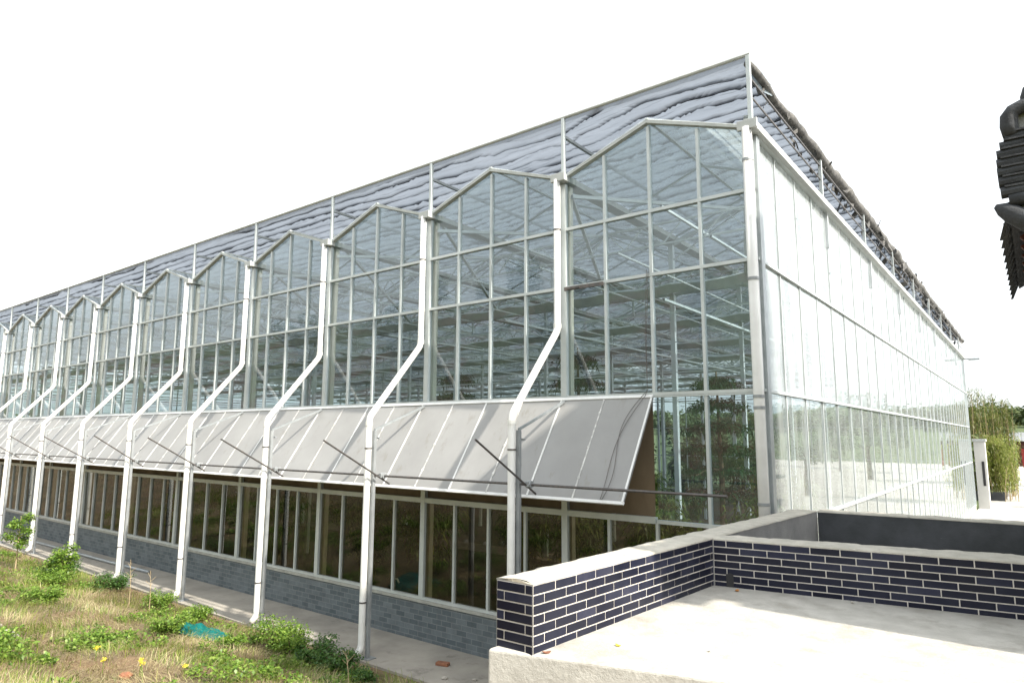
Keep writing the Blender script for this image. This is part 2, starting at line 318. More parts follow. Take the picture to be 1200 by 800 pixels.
def win_front(name,n,z0,z1,gable=False,x0=None,x1=None,mat=None,parts=4):
    xa=-Wb*(n+1) if x0 is None else x0; xb=-Wb*n if x1 is None else x1
    w=(xb-xa)/parts; g_=MB(); f_=MB()
    for k in range(parts):
        a=xa+k*w;c=a+w; ty=random.uniform(-.003,.003); tz=random.uniform(-.004,.004)
        if gable:
            g_.quad((a,.02+ty,z0),(c,.02-ty,z0),(c,.02-ty+tz,gable_z(c)),(a,.02+ty+tz,gable_z(a)))
        else: g_.quad((a,.02+ty,z0),(c,.02-ty,z0),(c,.02-ty+tz,z1),(a,.02+ty+tz,z1))
        if k: 
            zt=gable_z(a)-.03 if gable else z1
            f_.box(a-fr/2,-.025,z0+.02,a+fr/2,.045,zt-.02)
    f_.box(xa,-.03,z0-.025,xb,.05,z0+.025)
    w_=g_.build(name,mat or M['glass'],gh); f_.build('window_frame',M['alu'],w_); return w_
for n in range(NB):
    win_front('gable_window',n,Z1,0,True); win_front('upper_window',n,Z2,Z1); win_front('middle_window',n,Z3,Z2); win_front('lower_window',n,Z5+.03,Z4,mat=M['lglass'])
# transom row beside the awning (last half bay before the corner)
wv=win_front('corner_window',0,Z4,Z3,x0=-1.6,x1=0,parts=2)
b=MB(); b.box(XL,-.03,Z4-.03,-1.62,.05,Z4+.06); b.box(XL,-.035,Z3-.05,0,.0505,Z3-.03) ; b.build('transom',M['alu'],gh)
b=MB(); 
# brown curtain behind awning with soft folds
nxs=400; V=[];F=[]
for i in range(nxs+1):
    x=XL+(-1.66-XL)*i/nxs
    for j in range(6):
        z=Z4+.06+(Z3-.06-Z4-.06)*j/5; V.append((x,.055+.022*math.sin(x*9+1.5*math.sin(x*2.3)+z)*(.3+j%2*.3),z))
for i in range(nxs):
    for j in range(5): F.append((i*6+j,(i+1)*6+j,(i+1)*6+j+1,i*6+j+1))
npmesh('side_curtain',V,F,M['cloth'],gh,True)
# roof bars (rake) and corner/valley mullions on the facade
for n in range(NB):
    xa,xp,xb=-Wb*(n+1),-Wb*(n+.5),-Wb*n
    b=MB(); 
    b.bar((xa+.03,-.02,ZG+.01),(xp,-.02,ZP+.02),.09,.05,up=(0,0,1)); b.bar((xp,-.0201,ZP+.02),(xb-.03,-.0201,ZG+.01),.09,.05); b.build('rake_bar',M['fascia'],gh)
    # roof glass: two slopes from front to back
    b=MB(); b.quad((xa+.12,-.09,ZG+.055),(xp,-.09,ZP+.06),(xp,YB+.05,ZP+.06),(xa+.12,YB+.05,ZG+.055)); b.quad((xp,-.09,ZP+.06),(xb-.12,-.09,ZG+.055),(xb-.12,YB+.05,ZG+.055),(xp,YB+.05,ZP+.06))
    rf=b.build('roof_span',M['rglass'],gh)
    b=MB(); b.bar((xp,-.06,ZP+.062),(xp,YB,ZP+.062),.05,.03,up=(0,0,1))
    k=0
    while k*2.148<YB:
        y=k*2.148; b.bar((xa+.1,y+.02,ZG+.02),(xp,y+.02,ZP+.03),.035,.035); b.bar((xp,y+.0201,ZP+.03),(xb-.1,y+.0201,ZG+.02),.035,.035); k+=1
    b.build('roof_bar',M['alu'],rf)
for n in range(NB+1):
    x=-Wb*n
    b=MB(); b.box(x-.115,-.16,ZG-.075,x+.115,YB+.1,ZG+.035); b.box(x-.14,-.20,ZG-.09,x+.14,-.159,ZG+.05); bevel(b.build('gutter',M['fascia'],gh),.005)
    b=MB(); 
    if n: b.box(x-.055,-.035,Z5+.03,x+.055,.04,ZG-.1)
    else: b.box(x-.11,-.04,.0,x+.0,.06,ZG-.1)
    b.build('facade_post',M['alu'],gh)
    # post carrying the net rail above the valley
    b=MB(); b.box(x-.03,-.03,ZG+.04,x+.03,.03,ZT+.0); bevel(b.build('net_post',M['alu'],gh),.004)
    b=MB(); b.bar((x,.035,ZG+.78),(x,YB,ZG+.78),.05 if n else .025,.05 if n else .025); b.build('net_beam',M['steel'] if n else M['darkrod'],gh)
for k in range(1,9):
    y=k*4.03; b=MB(); b.box(-.03,y-.03,ZG+.04,.03,y+.03,ZT-.12); b.build('net_post',M['alu'],gh)
b=MB(); b.tube([(XL,-.0,ZT+.02),(.03,-.0,ZT+.02)],.03,8); b.build('net_rail',M['fascia'],gh)
b=MB(); b.bar((.0,.04,ZG+.50),(.0,YB,ZG+.50),.02,.02); b.build('side_rail',M['darkrod'],gh)
# side wall windows
def win_side(n,z0,z1,mat):
    ya=DY*n; w=DY/4; g_=MB(); f_=MB()
    for k in range(4):
        a=ya+k*w;c=a+w; t=random.uniform(-.004,.004); t2=random.uniform(-.004,.004)
        g_.quad((-.02+t,a,z0),(-.02-t,c,z0),(-.02-t+t2,c,z1),(-.02+t+t2,a,z1))
        if k or n: f_.box(-.055,a-.016,z0+.02,-.008,a+.016,z1-.02)
    f_.box(-.052,ya,z0-.022,.022,ya+DY,z0+.022)
    w_=g_.build('side_window',mat,gh); f_.build('window_frame',M['alu'],w_)
for n in range(8):
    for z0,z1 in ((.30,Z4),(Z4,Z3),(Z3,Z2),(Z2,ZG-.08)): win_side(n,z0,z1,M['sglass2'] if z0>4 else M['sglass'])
b=MB(); b.box(-.06,0.06,ZG-.08,.04,YB,ZG-.02); b.build('side_header',M['alu'],gh)
b=MB(); b.box(-.10,.0605,.0,.045,.20,ZG-.1); bevel(b.build('corner_post',M['steel'],gh),.005)
# far walls (back and left end)
b=MB(); c=MB(); 
for k in range(NB*2): 
    x=-k*1.6; c.box(x-.03,YB-.02,.3,x+.03,YB+.04,ZG)
    b.quad((x-1.6,YB,.3),(x,YB,.3),(x,YB,gable_z(x)),(x-1.6,YB,gable_z(x-1.6)))
for z in(Z4,Z3,Z2,ZG-.05): c.box(XL,YB-.03,z-.03,0,YB+.03,z+.03)
w_=b.build('back_window',M['glass'],gh); c.build('window_frame',M['alu'],w_)
b=MB(); c=MB()
for k in range(16):
    y=k*YB/16; c.box(XL-.02,y-.03,.3,XL+.04,y+.03,ZG-.1); b.quad((XL,y,.0),(XL,y+YB/16,.0),(XL,y+YB/16,ZG-.1),(XL,y,ZG-.1))
w_=b.build('end_window',M['glass'],gh); c.build('window_frame',M['alu'],w_)
# inner structure: columns, lattice girders, braces
for i,k in enumerate(range(0,9)):
    y=max(.16,k*DY)
    for n in range(0,NB,2):
        x=-Wb*(n+1) ; c=MB(); c.box(x-.05,y-.05,0,x+.05,y+.05,ZG-.1); 
        if i<8: c.build('column',M['column'] if i==0 else M['truss'],gh)
    for n in range(1,NB,2):
        if i==0: x=-Wb*(n+1); c=MB(); c.box(x-.05,y-.04,0,x+.05,y+.06,ZG-.1); c.build('column',M['column'],gh)
    if k and k<9:
        c=MB(); zt_,zb=7.35,6.85
        for zz in (zt_,zb): c.bar((XL,y,zz),(-.06,y,zz),.05,.05,caps=False)
        x=XL
        while x<-.9: c.bar((x,y,zb),(x+.53,y,zt_),.025,caps=False); c.bar((x+.53,y,zt_),(x+1.0667,y,zb),.025,caps=False); x+=1.0667
        for n in range(NB):
            xa,xp,xb=-Wb*(n+1),-Wb*(n+.5),-Wb*n
            c.bar((xa,y,ZG-.15),(xp,y,ZP-.15),.075,caps=False); c.bar((xp,y,ZP-.15),(xb,y,ZG-.15),.075,caps=False); c.bar((xb,y,zt_),(xb,y,ZG-.1),.05,caps=False); pass
            c.bar((xa,y,7.6),(xp,y,ZP-.2),.03,caps=False); c.bar((xp,y,ZP-.2),(xb,y,7.6),.03,caps=False)
        c.build('lattice_girder',M['truss'],gh)
# longitudinal pipes, wires and folded screens under the girders
for n in range(NB):
    c=MB(); x=-Wb*n
    for dx,zz,w_ in ((-.8,6.78,.03),(-1.6,7.42,.04),(-2.4,6.78,.03),(-1.6,5.9,.04)): c.bar((x+dx,.4,zz),(x+dx,YB-.4,zz),w_,caps=False)
    c.build('heating_pipe',M['truss'],gh)
for k in range(8):
    c=MB(); y=k*DY+DY*.5; x=XL
    for zz in(7.75,7.35): c.bar((XL,y,zz),(-.06,y,zz),.035,.035,caps=False)
    while x<-.8: c.bar((x,y,7.35),(x+.4,y,7.75),.02,caps=False); c.bar((x+.4,y,7.75),(x+.8,y,7.35),.02,caps=False); x+=.8
    c.build('lattice_girder',M['truss'],gh)
for k in range(8):
    c=MB(); y=k*DY+DY*.93; nn=120; i0=0
    for i in range(nn):
        xa=XL+(-.3-XL)*i/nn; xb=XL+(-.3-XL)*(i+1)/nn; za=7.0-.06*abs(math.sin(xa*2.1)); zb=7.0-.06*abs(math.sin(xb*2.1))
        c.quad((xa,y-.14,za),(xb,y-.14,zb),(xb,y+.14,zb+.1),(xa,y+.14,za+.1)); c.quad((xa,y-.14,za),(xb,y-.14,zb),(xb,y,zb-.16),(xa,y,za-.16))
    c.build('folded_screen',M['truss'],gh)
for k in range(3):
    c=MB(); y=2.4+k*DY
    for z in (5.0,5.6,6.2): c.bar((XL,y+z*.1,z),(-.1,y+z*.1,z),.018,caps=False)
    c.build('support_wire',M['truss'],gh)
c=MB()
for n in range(NB): # crossing braces in the first row
    x=-Wb*n; c.bar((x-.1,.1+DY*.0,ZP-.3),(x-1.6,DY,6.85),.06,caps=False); c.bar((x-3.1,.1,ZG-.3),(x-1.6,DY,ZP-.2),.06,caps=False)
c.build('cross_brace',M['truss'],gh)
# ---- drainpipes with their outer posts
def pipe_bar(n):
    x=-Wb*n-.04; yb=-1.36
    b=MB()
    if n==0:
        b.tube([(x+.02,-.15,ZG-.05),(x+.02,-.15,.25)],.07,14); o=b.build('drainpipe',M['pipe'],gh,True)
        c=MB()
        for z in(7.6,5.9,4.3,4.15,2.9,2.0): c=MB(); c.tube([(x+.02,-.15,z-.02),(x+.02,-.15,z+.02)],.077,14); c.build('pipe_clamp',M['post'],o,False)
        return
    pts=[(x,-.15,ZG-.05),(x,-.15,5.55),(x,-.165,5.49),(x,-.2,5.43),(x,yb+.05,4.13),(x,yb+.015,4.07),(x,yb,4.0),(x,yb,.27),(x,yb-.015,.2),(x-.01,yb-.10,.11)]
    b.tube(pts,.058,14); o=b.build('drainpipe',M['pipe'],gh); 
    for p in o.data.polygons: p.use_smooth=len(p.vertices)==4
    c=MB(); c.tube([(x,-.15,5.52),(x,-.15,5.60)],.066,14); c.build('pipe_socket',M['pipe'],o); c=MB(); c.tube([(x,yb,3.93),(x,yb,4.0)],.066,14); c.build('pipe_socket',M['pipe'],o)
    c=MB()
    for z in(3.55+random.uniform(-.05,.05),1.0+random.uniform(-.15,.15),7.2): 
        y=-.15 if z>6 else yb
        c=MB(); c.tube([(x,y,z-.012),(x,y,z+.012)],.064,14); c.build('pipe_clamp',M['darkrod'],o)
    c=MB(); c.box(x+.035,yb+.055,-.1,x+.095,yb+.115,3.85); c.box(x+.03,yb+.12,3.70,x+.15,yb+.145,3.73); p_=bevel(c.build('outer_post',M['post'],gh),.004)
    c=MB(); c.box(x-.04,yb+.0,.036,x+.17,yb+.19,.05); c.build('base_plate',M['post'],p_)
    c=MB(); c.bar((x+.065,yb+.085,3.86),(x+.08,-.03,4.34),.035,.035); c.build('strut',M['steel'],p_)
for n in range(0,13): pipe_bar(n)
# ---- tilted awning with ribs, shaft and rack rods
AT=Vector((0,-.04,Z3-.045)); AB=Vector((0,-1.0,2.885)); nd=(AB-AT).normalized(); nn_=Vector((0,nd.z,-nd.y)).normalized()
if nn_.z<0: nn_=-nn_
for n in range(NB):
    xb=-1.6 if n==0 else -Wb*n+.0; xa=-Wb*(n+1)
    b=MB(); nx_=8; P=[]
    sub=[(xa+(xb-xa)*i/8) for i in range(9)]
    for side in (1,-1):
        for i in range(8):
            for j in range(5):
                def pt(x,t,s=side):
                    q=AT+(AB-AT)*t+nn_*(.012*s+ .006*math.sin(x*2.4+1)*math.sin(t*3.1)); return (x,q.y,q.z)
                q=[pt(sub[i],j/5),pt(sub[i+1],j/5),pt(sub[i+1],(j+1)/5),pt(sub[i],(j+1)/5)]
                b.quad(*(q if side>0 else q[::-1]))
    aw=b.build('awning_panel',M['awn'],gh,True)
    c=MB(); lo=AB+nd*.015; c.bar((xa,lo.y,lo.z),(xb,lo.y,lo.z),.045,.03,up=nn_); c.build('awning_edge',M['rib'],aw); c=MB(); c.bar((xa,AT.y-.01,AT.z+.01),(xb,AT.y-.01,AT.z+.01),.05,.035,up=nn_); c.build('awning_edge',M['rib'],aw)
    k=0; x=xb
    while x>xa+.1:
        solid=(round((-x)/.8)%2==0); q0=AT+nn_*.017; q1=AB+nn_*.017
        c=MB()
        if solid: c.bar((x-.02,q0.y,q0.z),(x-.02,q1.y,q1.z),.030,.010,up=nn_); c.build('awning_rib',M['rib'],aw)
        else: c.bar((x-.02,q0.y,q0.z),(x-.02,q1.y,q1.z),.022,.011,up=nn_); [c.bar((x-.02,(q0.lerp(q1,t)).y,(q0.lerp(q1,t)).z+.004),(x-.02,(q0.lerp(q1,t+.02)).y,(q0.lerp(q1,t+.02)).z+.004),.035,.014,up=nn_) for t in (.15,.5,.8)]; c.build('awning_rib',M['ribd'],aw)
        x-=.8
b=MB(); b.tube([(XL,-1.17,3.075),(-.12,-1.17,3.06)],.019,8); b.build('drive_shaft',M['darkrod'],gh)
b=MB(); b.tube([(-1.70,-.8,3.18),(-1.5,-.35,3.7),(-1.64,-.1,4.3)],.004,5) if False else None
for n in range(1,13):
    x=-Wb*n+.17+random.uniform(-.02,.02); j=random.uniform(-.08,.08)
    b=MB(); b.tube([(x,-1.04,2.92),(x-.16,-2.28+j,3.70+j*.3)],.016,8); rk=b.build('rack_rod',M['darkrod'],gh)
    c=MB(); c.tube([(x-.06,-1.18,3.065),(x+.02,-1.17,3.065)],.055,10); c.box(x-.05,-1.25,3.03,x+.01,-1.10,3.11); bevel(c.build('pinion_box',M['post'],rk),.006)
    c=MB(); c.bar((x-.13,yb_ if False else -1.28,3.07),(x-.02,-1.17,3.07),.025); c.build('bearing_arm',M['darkrod'],rk)
b=MB(); b.box(-3.16,-.07,Z2-.06,-2.42,-.04,Z2+.0); b.box(-3.1,-.09,Z2-.045,-2.85,-.0705,Z2-.02); b.build('window_latch_bar',M['darkrod'],gh)
# thin cable on the awning
for j in range(2):
    pts=[]
    for i in range(26):
        t=i/25; q=AT.lerp(AB,t)+nn_*.035; pts.append((-1.72-.32*t-.10*math.sin(t*4.2+j*.5)-.04*j*math.sin(t*6),q.y,q.z))
    pts=[(-1.66+.03*j,-.05,6.3),(-1.70+.02*j,-.06,5.3),(-1.68,-.07,4.45)]+pts
    if j==0:
        b=MB()
    b.tube(pts,.0045,5)
tag(b.build('cable',M['darkrod']),'thin dark cable hanging over the right end of the tilted awning','cable')
# ---------------------------------------------------------------- shade net on top
nxn,nyn=240,1000; V=np.zeros((nyn+1,nxn+1,3)); fold=np.zeros((nyn+1,nxn+1))
for i in range(nxn+1):
    tx=i/nxn; x=-(tx**1.35)*(-XL) 
    for j in range(nyn+1):
        y=.02+(YB)*(j/nyn)**1.15
        near=max(0,1-(-x)/14)
        w=y*3.0+x*.24*near+.10*noise.noise(Vector((x*2.1,y*3.0,12)))*(1+2*near)+ .55*noise.noise(Vector((x*.16,y*.35,1)))*(1+1.3*near)+ .30*near*(-x)*.30*math.sin(y*.7+1)+1.5*near*noise.noise(Vector((x*.40,y*.5,5)))
        ph=w-math.floor(w); cell=math.floor(w); ph=abs(ph-.5)*2
        rndc=noise.noise(Vector((cell*3.7,x*.30,9)))
        sharp=min(1,max(0,(ph-.86)/.08))
        s2=w*2.3+1.1*noise.noise(Vector((x*.5,y*.9,7))); p2=abs(s2-math.floor(s2)-.5)*2; small=min(1,max(0,(p2-.86)/.08))
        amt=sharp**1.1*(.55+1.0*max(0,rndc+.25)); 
        z=ZT-.06 -.07*amt -.035*small*(.5+noise.noise(Vector((x*.7,y*.7,3)))) +.035*noise.noise(Vector((x*1.1+y*1.4,y*2.3-x*.5,2)))+.02*noise.noise(Vector((x*2.5+y*3,y*5,4)))
        if j==0: z=ZT+.0
        edge=max(0,1-(-x)/1.2); z-=.05*edge*abs(noise.noise(Vector((0,y*1.7,4))))
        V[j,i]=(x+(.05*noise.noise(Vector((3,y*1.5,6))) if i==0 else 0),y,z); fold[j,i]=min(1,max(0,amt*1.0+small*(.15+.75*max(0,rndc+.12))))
idx=np.arange((nxn+1)*(nyn+1)).reshape(nyn+1,nxn+1); F=np.stack([idx[:-1,:-1],idx[:-1,1:],idx[1:,1:],idx[1:,:-1]],-1).reshape(-1,4)
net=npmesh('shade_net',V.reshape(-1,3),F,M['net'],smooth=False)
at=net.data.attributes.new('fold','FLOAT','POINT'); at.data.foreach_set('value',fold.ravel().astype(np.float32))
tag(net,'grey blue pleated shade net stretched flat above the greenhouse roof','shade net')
# rolled ragged hem of the net along the side
b=MB(); pts=[];rad=[]
y=.02
while y<YB+.8:
    f=min(1,.35+y/8); pts.append((-.02+.05*noise.noise(Vector((y*.9,0,0))),y,ZT-.10-.06*abs(noise.noise(Vector((y*1.1,4,0))))-.0*y)); rad.append((.03+.10*f*(.7+.6*abs(noise.noise(Vector((y*1.6,8,0))))))); y+=.12
b.tube(pts,.1,9,rad); hem=b.build('rolled_hem',M['bundle'],net,True)
V=[];F=[]
for k in range(420):
    y=random.uniform(.5,YB+.5); s=random.uniform(.06,.26)*(.4+min(1,y/7)); p=Vector((random.uniform(-.25,.07),y,ZT-.12-random.uniform(-.10,.12)))
    d=Vector((random.uniform(-.3,.3),random.uniform(-1,1),random.uniform(-.9,.3))).normalized()*s; e=Vector((random.uniform(-.3,.3),random.uniform(-1,1),random.uniform(-1,.5))).normalized()*s*.6
    i=len(V); V+=[p,p+d,p+d*.8+e,p+e]; F.append((i,i+1,i+2,i+3))
npmesh('torn_scrap',V,F,M['bundle'],net)['kind']='stuff'
b=MB(); 
fl=[(-.05,.12,9.18),(.02,.9,9.30),(-.02,.95,9.02),(.0,.4,8.98)]
b.quad((-.07,.35,9.12),(-.02,.5,9.30),(.03,.95,9.34),(.02,1.05,9.05)); b.quad((.02,1.05,9.05),(-.03,.7,8.99),(-.08,.3,9.02),(-.07,.35,9.12))
b.build('loose_flap',M['flap'],net)
# ---------------------------------------------------------------- tiled parapet, platform, court
ZF,ZW=2.37,2.815
P2=lambda p,d,t:(p[0]+d[0]*t,p[1]+d[1]*t)
b=MB(); b.prism([(-.125,-5.60),(.19,-5.515),(5.2,-4.10),(7,.9),(.21,.76),(.15,.6),(.0,-3)],-.3,ZF); pl=b.build('platform',M['plat']); bevel(pl,.02,3); tag(pl,'raised concrete platform floor enclosed by the navy tiled parapet','platform')
def wall_thing(name,label,poly,z0,z1,mat,capmat):
    e=empty(name,(poly[0][0],poly[0][1],0),label,'wall'); off=Vector((poly[0][0],poly[0][1],0))
    b=MB(); b.prism([(x-off.x,y-off.y) for x,y in poly],z0,z1-.018); b.build('wall_core',mat,e)
    # rough mortar top: subdivided strip between the two long sides
    A,B,C_,D=poly[:4]; n=max(6,int(math.dist(A,D)/.04)); V=[];F=[]
    for i in range(n+1):
        t=i/n
        for j in range(7):
            s=j/6; p=Vector((A[0]+(D[0]-A[0])*t,A[1]+(D[1]-A[1])*t)); q=Vector((B[0]+(C_[0]-B[0])*t,B[1]+(C_[1]-B[1])*t)); w=p.lerp(q,s)
            if j in(0,6): w+= (p-q).normalized()*(.006+.008*noise.noise(Vector((w.x*7,w.y*7,0))))*(1 if j==0 else -1)
            z=z1+.012*noise.noise(Vector((w.x*6,w.y*6,1)))+.006*noise.noise(Vector((w.x*22,w.y*22,1)))-(.012 if j in(0,6) else 0)
            V.append((w.x-off.x,w.y-off.y,z))
    for i in range(n):
        for j in range(6): F.append((i*7+j,(i+1)*7+j,(i+1)*7+j+1,i*7+j+1))
    m0=len(V)
    for i in range(n+1):
        for j in(0,6): v=V[i*7+j]; V.append((v[0],v[1],z1-.020))
    for i in range(n):
        F.append((i*7,m0+i*2,m0+i*2+2,(i+1)*7)); F.append((i*7+6,(i+1)*7+6,m0+i*2+3,m0+i*2+1))
    F.append((0,1,2,3)); F[-1]=(0,3,6,m0+1); F.append((0,3,m0+1,m0)); F.append((n*7,n*7+3,m0+2*n+1,m0+2*n))
    npmesh('mortar_cap',V,F,capmat,e); return e,off
TW,TH,GR=.236,.0555,.0075
def tiles(e,off,a,b_,z1,rows,n_out,start=0.,parity=0,tw=TW,end=None):
    a=Vector(a);b_=Vector(b_);L=(b_-a).length;d=(b_-a)/L; o=Vector(n_out).normalized()
    t=MB(); q=MB(); pa=a+o*.002; pb=b_+o*.002
    q.quad((pa.x-off.x,pa.y-off.y,z1-rows*(TH+GR)),(pb.x-off.x,pb.y-off.y,z1-rows*(TH+GR)),(pb.x-off.x,pb.y-off.y,z1),(pa.x-off.x,pa.y-off.y,z1))
    for r in range(rows):
        zt=z1-GR*.6-r*(TH+GR); s=-((r+parity)%2)*(tw+GR)/2-(start)
        if end: s=-(0 if (r+parity)%2 else end)
        while s<L:
            s0=max(.003,s); s1=min(L-.003,s+tw)
            if s1-s0>.012:
                A=a+d*s0;B=a+d*s1;h=.0055+random.uniform(-.0008,.0008); i=len(t.v); ch=.0018
                for (P,sg) in((A,1),(B,-1)):
                    for z,zs in((zt-TH,1),(zt,-1)):
                        t.v.append((P.x+o.x*.001-off.x,P.y+o.y*.001-off.y,z))
                        w=P+d*ch*sg+o*h; t.v.append((w.x-off.x,w.y-off.y,z+ch*zs))
                # indices: A0b,A0t.. order: (A,low):0 base,1 face ;(A,hi):2,3 ;(B,low):4,5 ;(B,hi):6,7
                t.f+=[(i+1,i+5,i+7,i+3),(i+0,i+1,i+3,i+2),(i+4,i+6,i+7,i+5),(i+0,i+4,i+5,i+1),(i+2,i+3,i+7,i+6)]
            s+=tw+GR
    g_=q.build('grout_face',M['grout'],e); t.build('tile_cladding',M['tile'],e)
a0,a1=(.18,-5.51),(.3162,-2.79); o0,o1=(-.12,-5.51),(.02,-2.79)
e,off=wall_thing('tiled_wall','navy tiled parapet wall with its free end nearest the greenhouse drainpipes',[o0,a0,(.478,.44),(.18,.46)],ZF-.02,ZW,M['plaster'],M['cap'])
dl=Vector((a1[0]-a0[0],a1[1]-a0[1])).normalized()
tiles(e,off,a0,a1,ZW-.021,7,(dl.y,-dl.x),parity=0)
tiles(e,off,o0,a0,ZW-.021,7,(0,-1),parity=1,end=.175)
bd=Vector((2.38,.35)).normalized(); bn=Vector((bd.y,-bd.x)); f1=Vector(a1)+bd*4.2; i1=Vector((a1[0]+.013,a1[1]+.26)); i2=i1+bd*4.2+Vector((0,.25))
e2,off2=wall_thing('tiled_wall','long navy tiled parapet wall across the back of the platform, small drain hole in its corner',[(a1[0]+.002,a1[1]+.0),(i1.x,i1.y),(i2.x,i2.y),(f1.x,f1.y)],ZF-.02,ZW-.003,M['plaster'],M['cap'])
tiles(e2,off2,(a1[0]+.012,a1[1]+.002),f1,ZW-.024,7,(bn.x,bn.y),parity=1)
c=MB(); hp=Vector(a1)+bd*.16-Vector(off2[:2])+bn*.006; c.v+=[tuple(Vector((hp.x+bd.x*s,hp.y+bd.y*s,z))+Vector((bn.x,bn.y,0))*.004) for s,z in((-.035,ZF+.0),(.03,ZF),(.03,ZF+.12),(-.01,ZF+.13),(-.04,ZF+.11))]; c.f.append((0,1,2,3,4)); c.build('drain_hole',M['black'],e2)
e3,off3=wall_thing('court_wall','dark plastered wall closing the empty court behind the tiled parapet',[(.483,.44),(.47,.72),(4.6,.93),(4.6,.65)],1.6,ZW-.006,M['dark'],M['cap'])
# leaf, bits on the platform
def flake(name,x,y,z,s,mat,label,cat):
    b=MB(); n=8
    for k in range(n): t=2*math.pi*k/n; b.v.append((s*math.cos(t)*(1+.2*random.random()),s*.6*math.sin(t),.006+.008*math.cos(t)**2))
    b.v.append((0,0,.003)); 
    for k in range(n): b.f.append((k,(k+1)%n,n))
    for k in range(n): v=b.v[k]; b.v.append((v[0]*.96,v[1]*.96,v[2]-.005))
    b.v.append((0,0,-.002))
    for k in range(n): b.f.append((n+1+(k+1)%n,n+1+k,2*n+1)); b.f.append((k,n+1+k,n+1+(k+1)%n,(k+1)%n))
    o=b.build(name,mat); o.location=(x,y,z); o.rotation_euler=(0,0,random.uniform(0,3)); return tag(o,label,cat)
flake('fallen_leaf',.53,-5.02,ZF+.002,.022,M['yellow'],'small yellow leaf lying near the open end of the sunlit platform','leaf')
flake('fallen_leaf',.58,-2.90,ZF+.002,.03,pbr('orange_leaf',(.45,.2,.06)),'orange dry leaf lying at the foot of the tiled wall by its drain hole','leaf')
flake('mortar_crumb',.24,-5.44,ZF+.002,.028,M['redstone'],'reddish crumb at the foot of the tiled wall end','debris')
flake('mortar_crumb',1.5,-2.72,ZF+.002,.02,M['stone'],'white crumb on the shaded platform under the long tiled wall','debris')
flake('pebble',1.05,-4.75,ZF+.002,.012,M['stone'],'tiny pebble out on the bright middle of the platform','pebble')
# ---------------------------------------------------------------- temple hall at the right edge
th=empty('temple_hall',(3.2,-3.9,0),'dark tiled temple roof corner with upturned eave at the right edge','building')
T0=Vector((3.2,-3.9,0))
def tb(b,name,mat,par=th,smooth=False):
    b.v=[(x-T0.x,y-T0.y,z-T0.z) for x,y,z in b.v]; return b.build(name,mat,par,smooth)
b=MB(); b.box(3.75,-3.55,ZF,13,9,5.0); b.box(4.2,-3.45,5.0,12,.2,9.2); tb(b,'wall',M['render'])  # taller box: unseen upper storey, added to go with the shading roof
ex=2.835; zE=5.22; ye0=-3.9; ye1=-1.3
# lower roof: field of cover tiles sloping up to +x
b=MB(); b.quad((ex,ye0,zE),(4.6,ye0+.0,zE+1.0),(4.6,ye1,zE+1.0),(ex,ye1,zE)); b.quad((ex,ye0,zE-.05),(ex,ye1,zE-.05),(4.6,ye1,zE+.95),(4.6,ye0,zE+.95)); rf=tb(b,'lower_roof',M['rooftile'])
y=ye0+.05; c=MB(); t2=MB()
while y<ye1:
    c.tube([(ex-.01,y,zE+.02),(4.6,y,zE+1.03)],.045,8)
    # round end disc and pointed drip tile
    c.tube([(ex-.03,y,zE+.012),(ex-.005,y,zE+.02)],.055,10)
    k=y+.10
    i=len(t2.v); zz=zE-.02
    for dx in(-.02,.0):
        for (dy,dz,px) in((-.075,.03,.01),(.075,.03,.01),(.06,-.04,-.02),(.0,-.13,-.05),(-.06,-.04,-.02)): t2.v.append((ex+dx+px,k+dy,zz+dz))
    t2.f+=[(i,i+1,i+2,i+3,i+4),(i+9,i+8,i+7,i+6,i+5)]+[(i+j,i+5+j,i+5+(j+1)%5,i+(j+1)%5) for j in range(5)]
    y+=.24
tb(c,'cover_tile',M['rooftile'],rf); tb(t2,'drip_tile',M['rooftile'],rf)['kind']='stuff'
c=MB(); y=ye0+.2
while y<ye1: c.bar((ex+.06,y,zE-.09),(4.2,y,zE+.78),.06,.07); y+=.3
tb(c,'rafter',M['redwood'])
c=MB(); c.box(3.3,ye0+.15,zE-.25,3.5,ye1,zE+.05); tb(c,'eave_beam',M['redwood'])
# rake ridge: stack of curved tiles climbing away to the right, upturned tip
def rz(x): return zE+.08+ (x-ex)*5.2 if x<ex+.16 else zE+.08+.16*5.2+(x-ex-.16)*.5
c=MB()
prof=[(2.812,5.33,.042),(2.806,5.40,.040),(2.804,5.465,.038),(2.805,5.525,.037),(2.810,5.585,.036),(2.830,5.64,.034),(2.862,5.69,.034)]
for x,z,r in prof:
    c.tube([(x-.012,ye0-.06,z),(x+.30,ye0-.06,z+.012)],r*.9,10); c.box(x+.012,ye0-.10,z+.026,x+.30,ye0-.02,z+.038)
tb(c,'ridge_stack',M['rooftile'])
c=MB(); c.tube([(2.885,ye0-.06,5.70),(2.878,ye0-.06,5.77),(2.882,ye0-.06,5.83),(2.905,ye0-.06,5.865),(2.96,ye0-.06,5.885),(3.3,ye0-.06,5.89)],.05,12,[.045,.05,.05,.045,.045,.045]); c.tube([(2.985,ye0-.06,5.89),(2.98,ye0-.06,5.94),(2.99,ye0-.06,5.985),(3.04,ye0-.06,6.0)],.03,10,[.03,.033,.03,.02]); tb(c,'ridge_finial',M['rooftile'],smooth=True)
c=MB(); c.box(2.90,ye0-.02,5.15,3.4,ye0+.03,5.9); tb(c,'gable_plaster',M['ridgecap'])
c=MB(); c.tube([(3.05,ye0-.06,5.13),(2.92,ye0-.06,5.12),(2.85,ye0-.06,5.18),(2.80,ye0-.06,5.225),(2.765,ye0-.06,5.25)],.04,10,[.07,.07,.06,.045,.015]); c.tube([(2.84,ye0-.06,5.27),(3.1,ye0-.06,5.29)],.045,10);  tb(c,'upturned_tip',M['rooftile'],smooth=True)
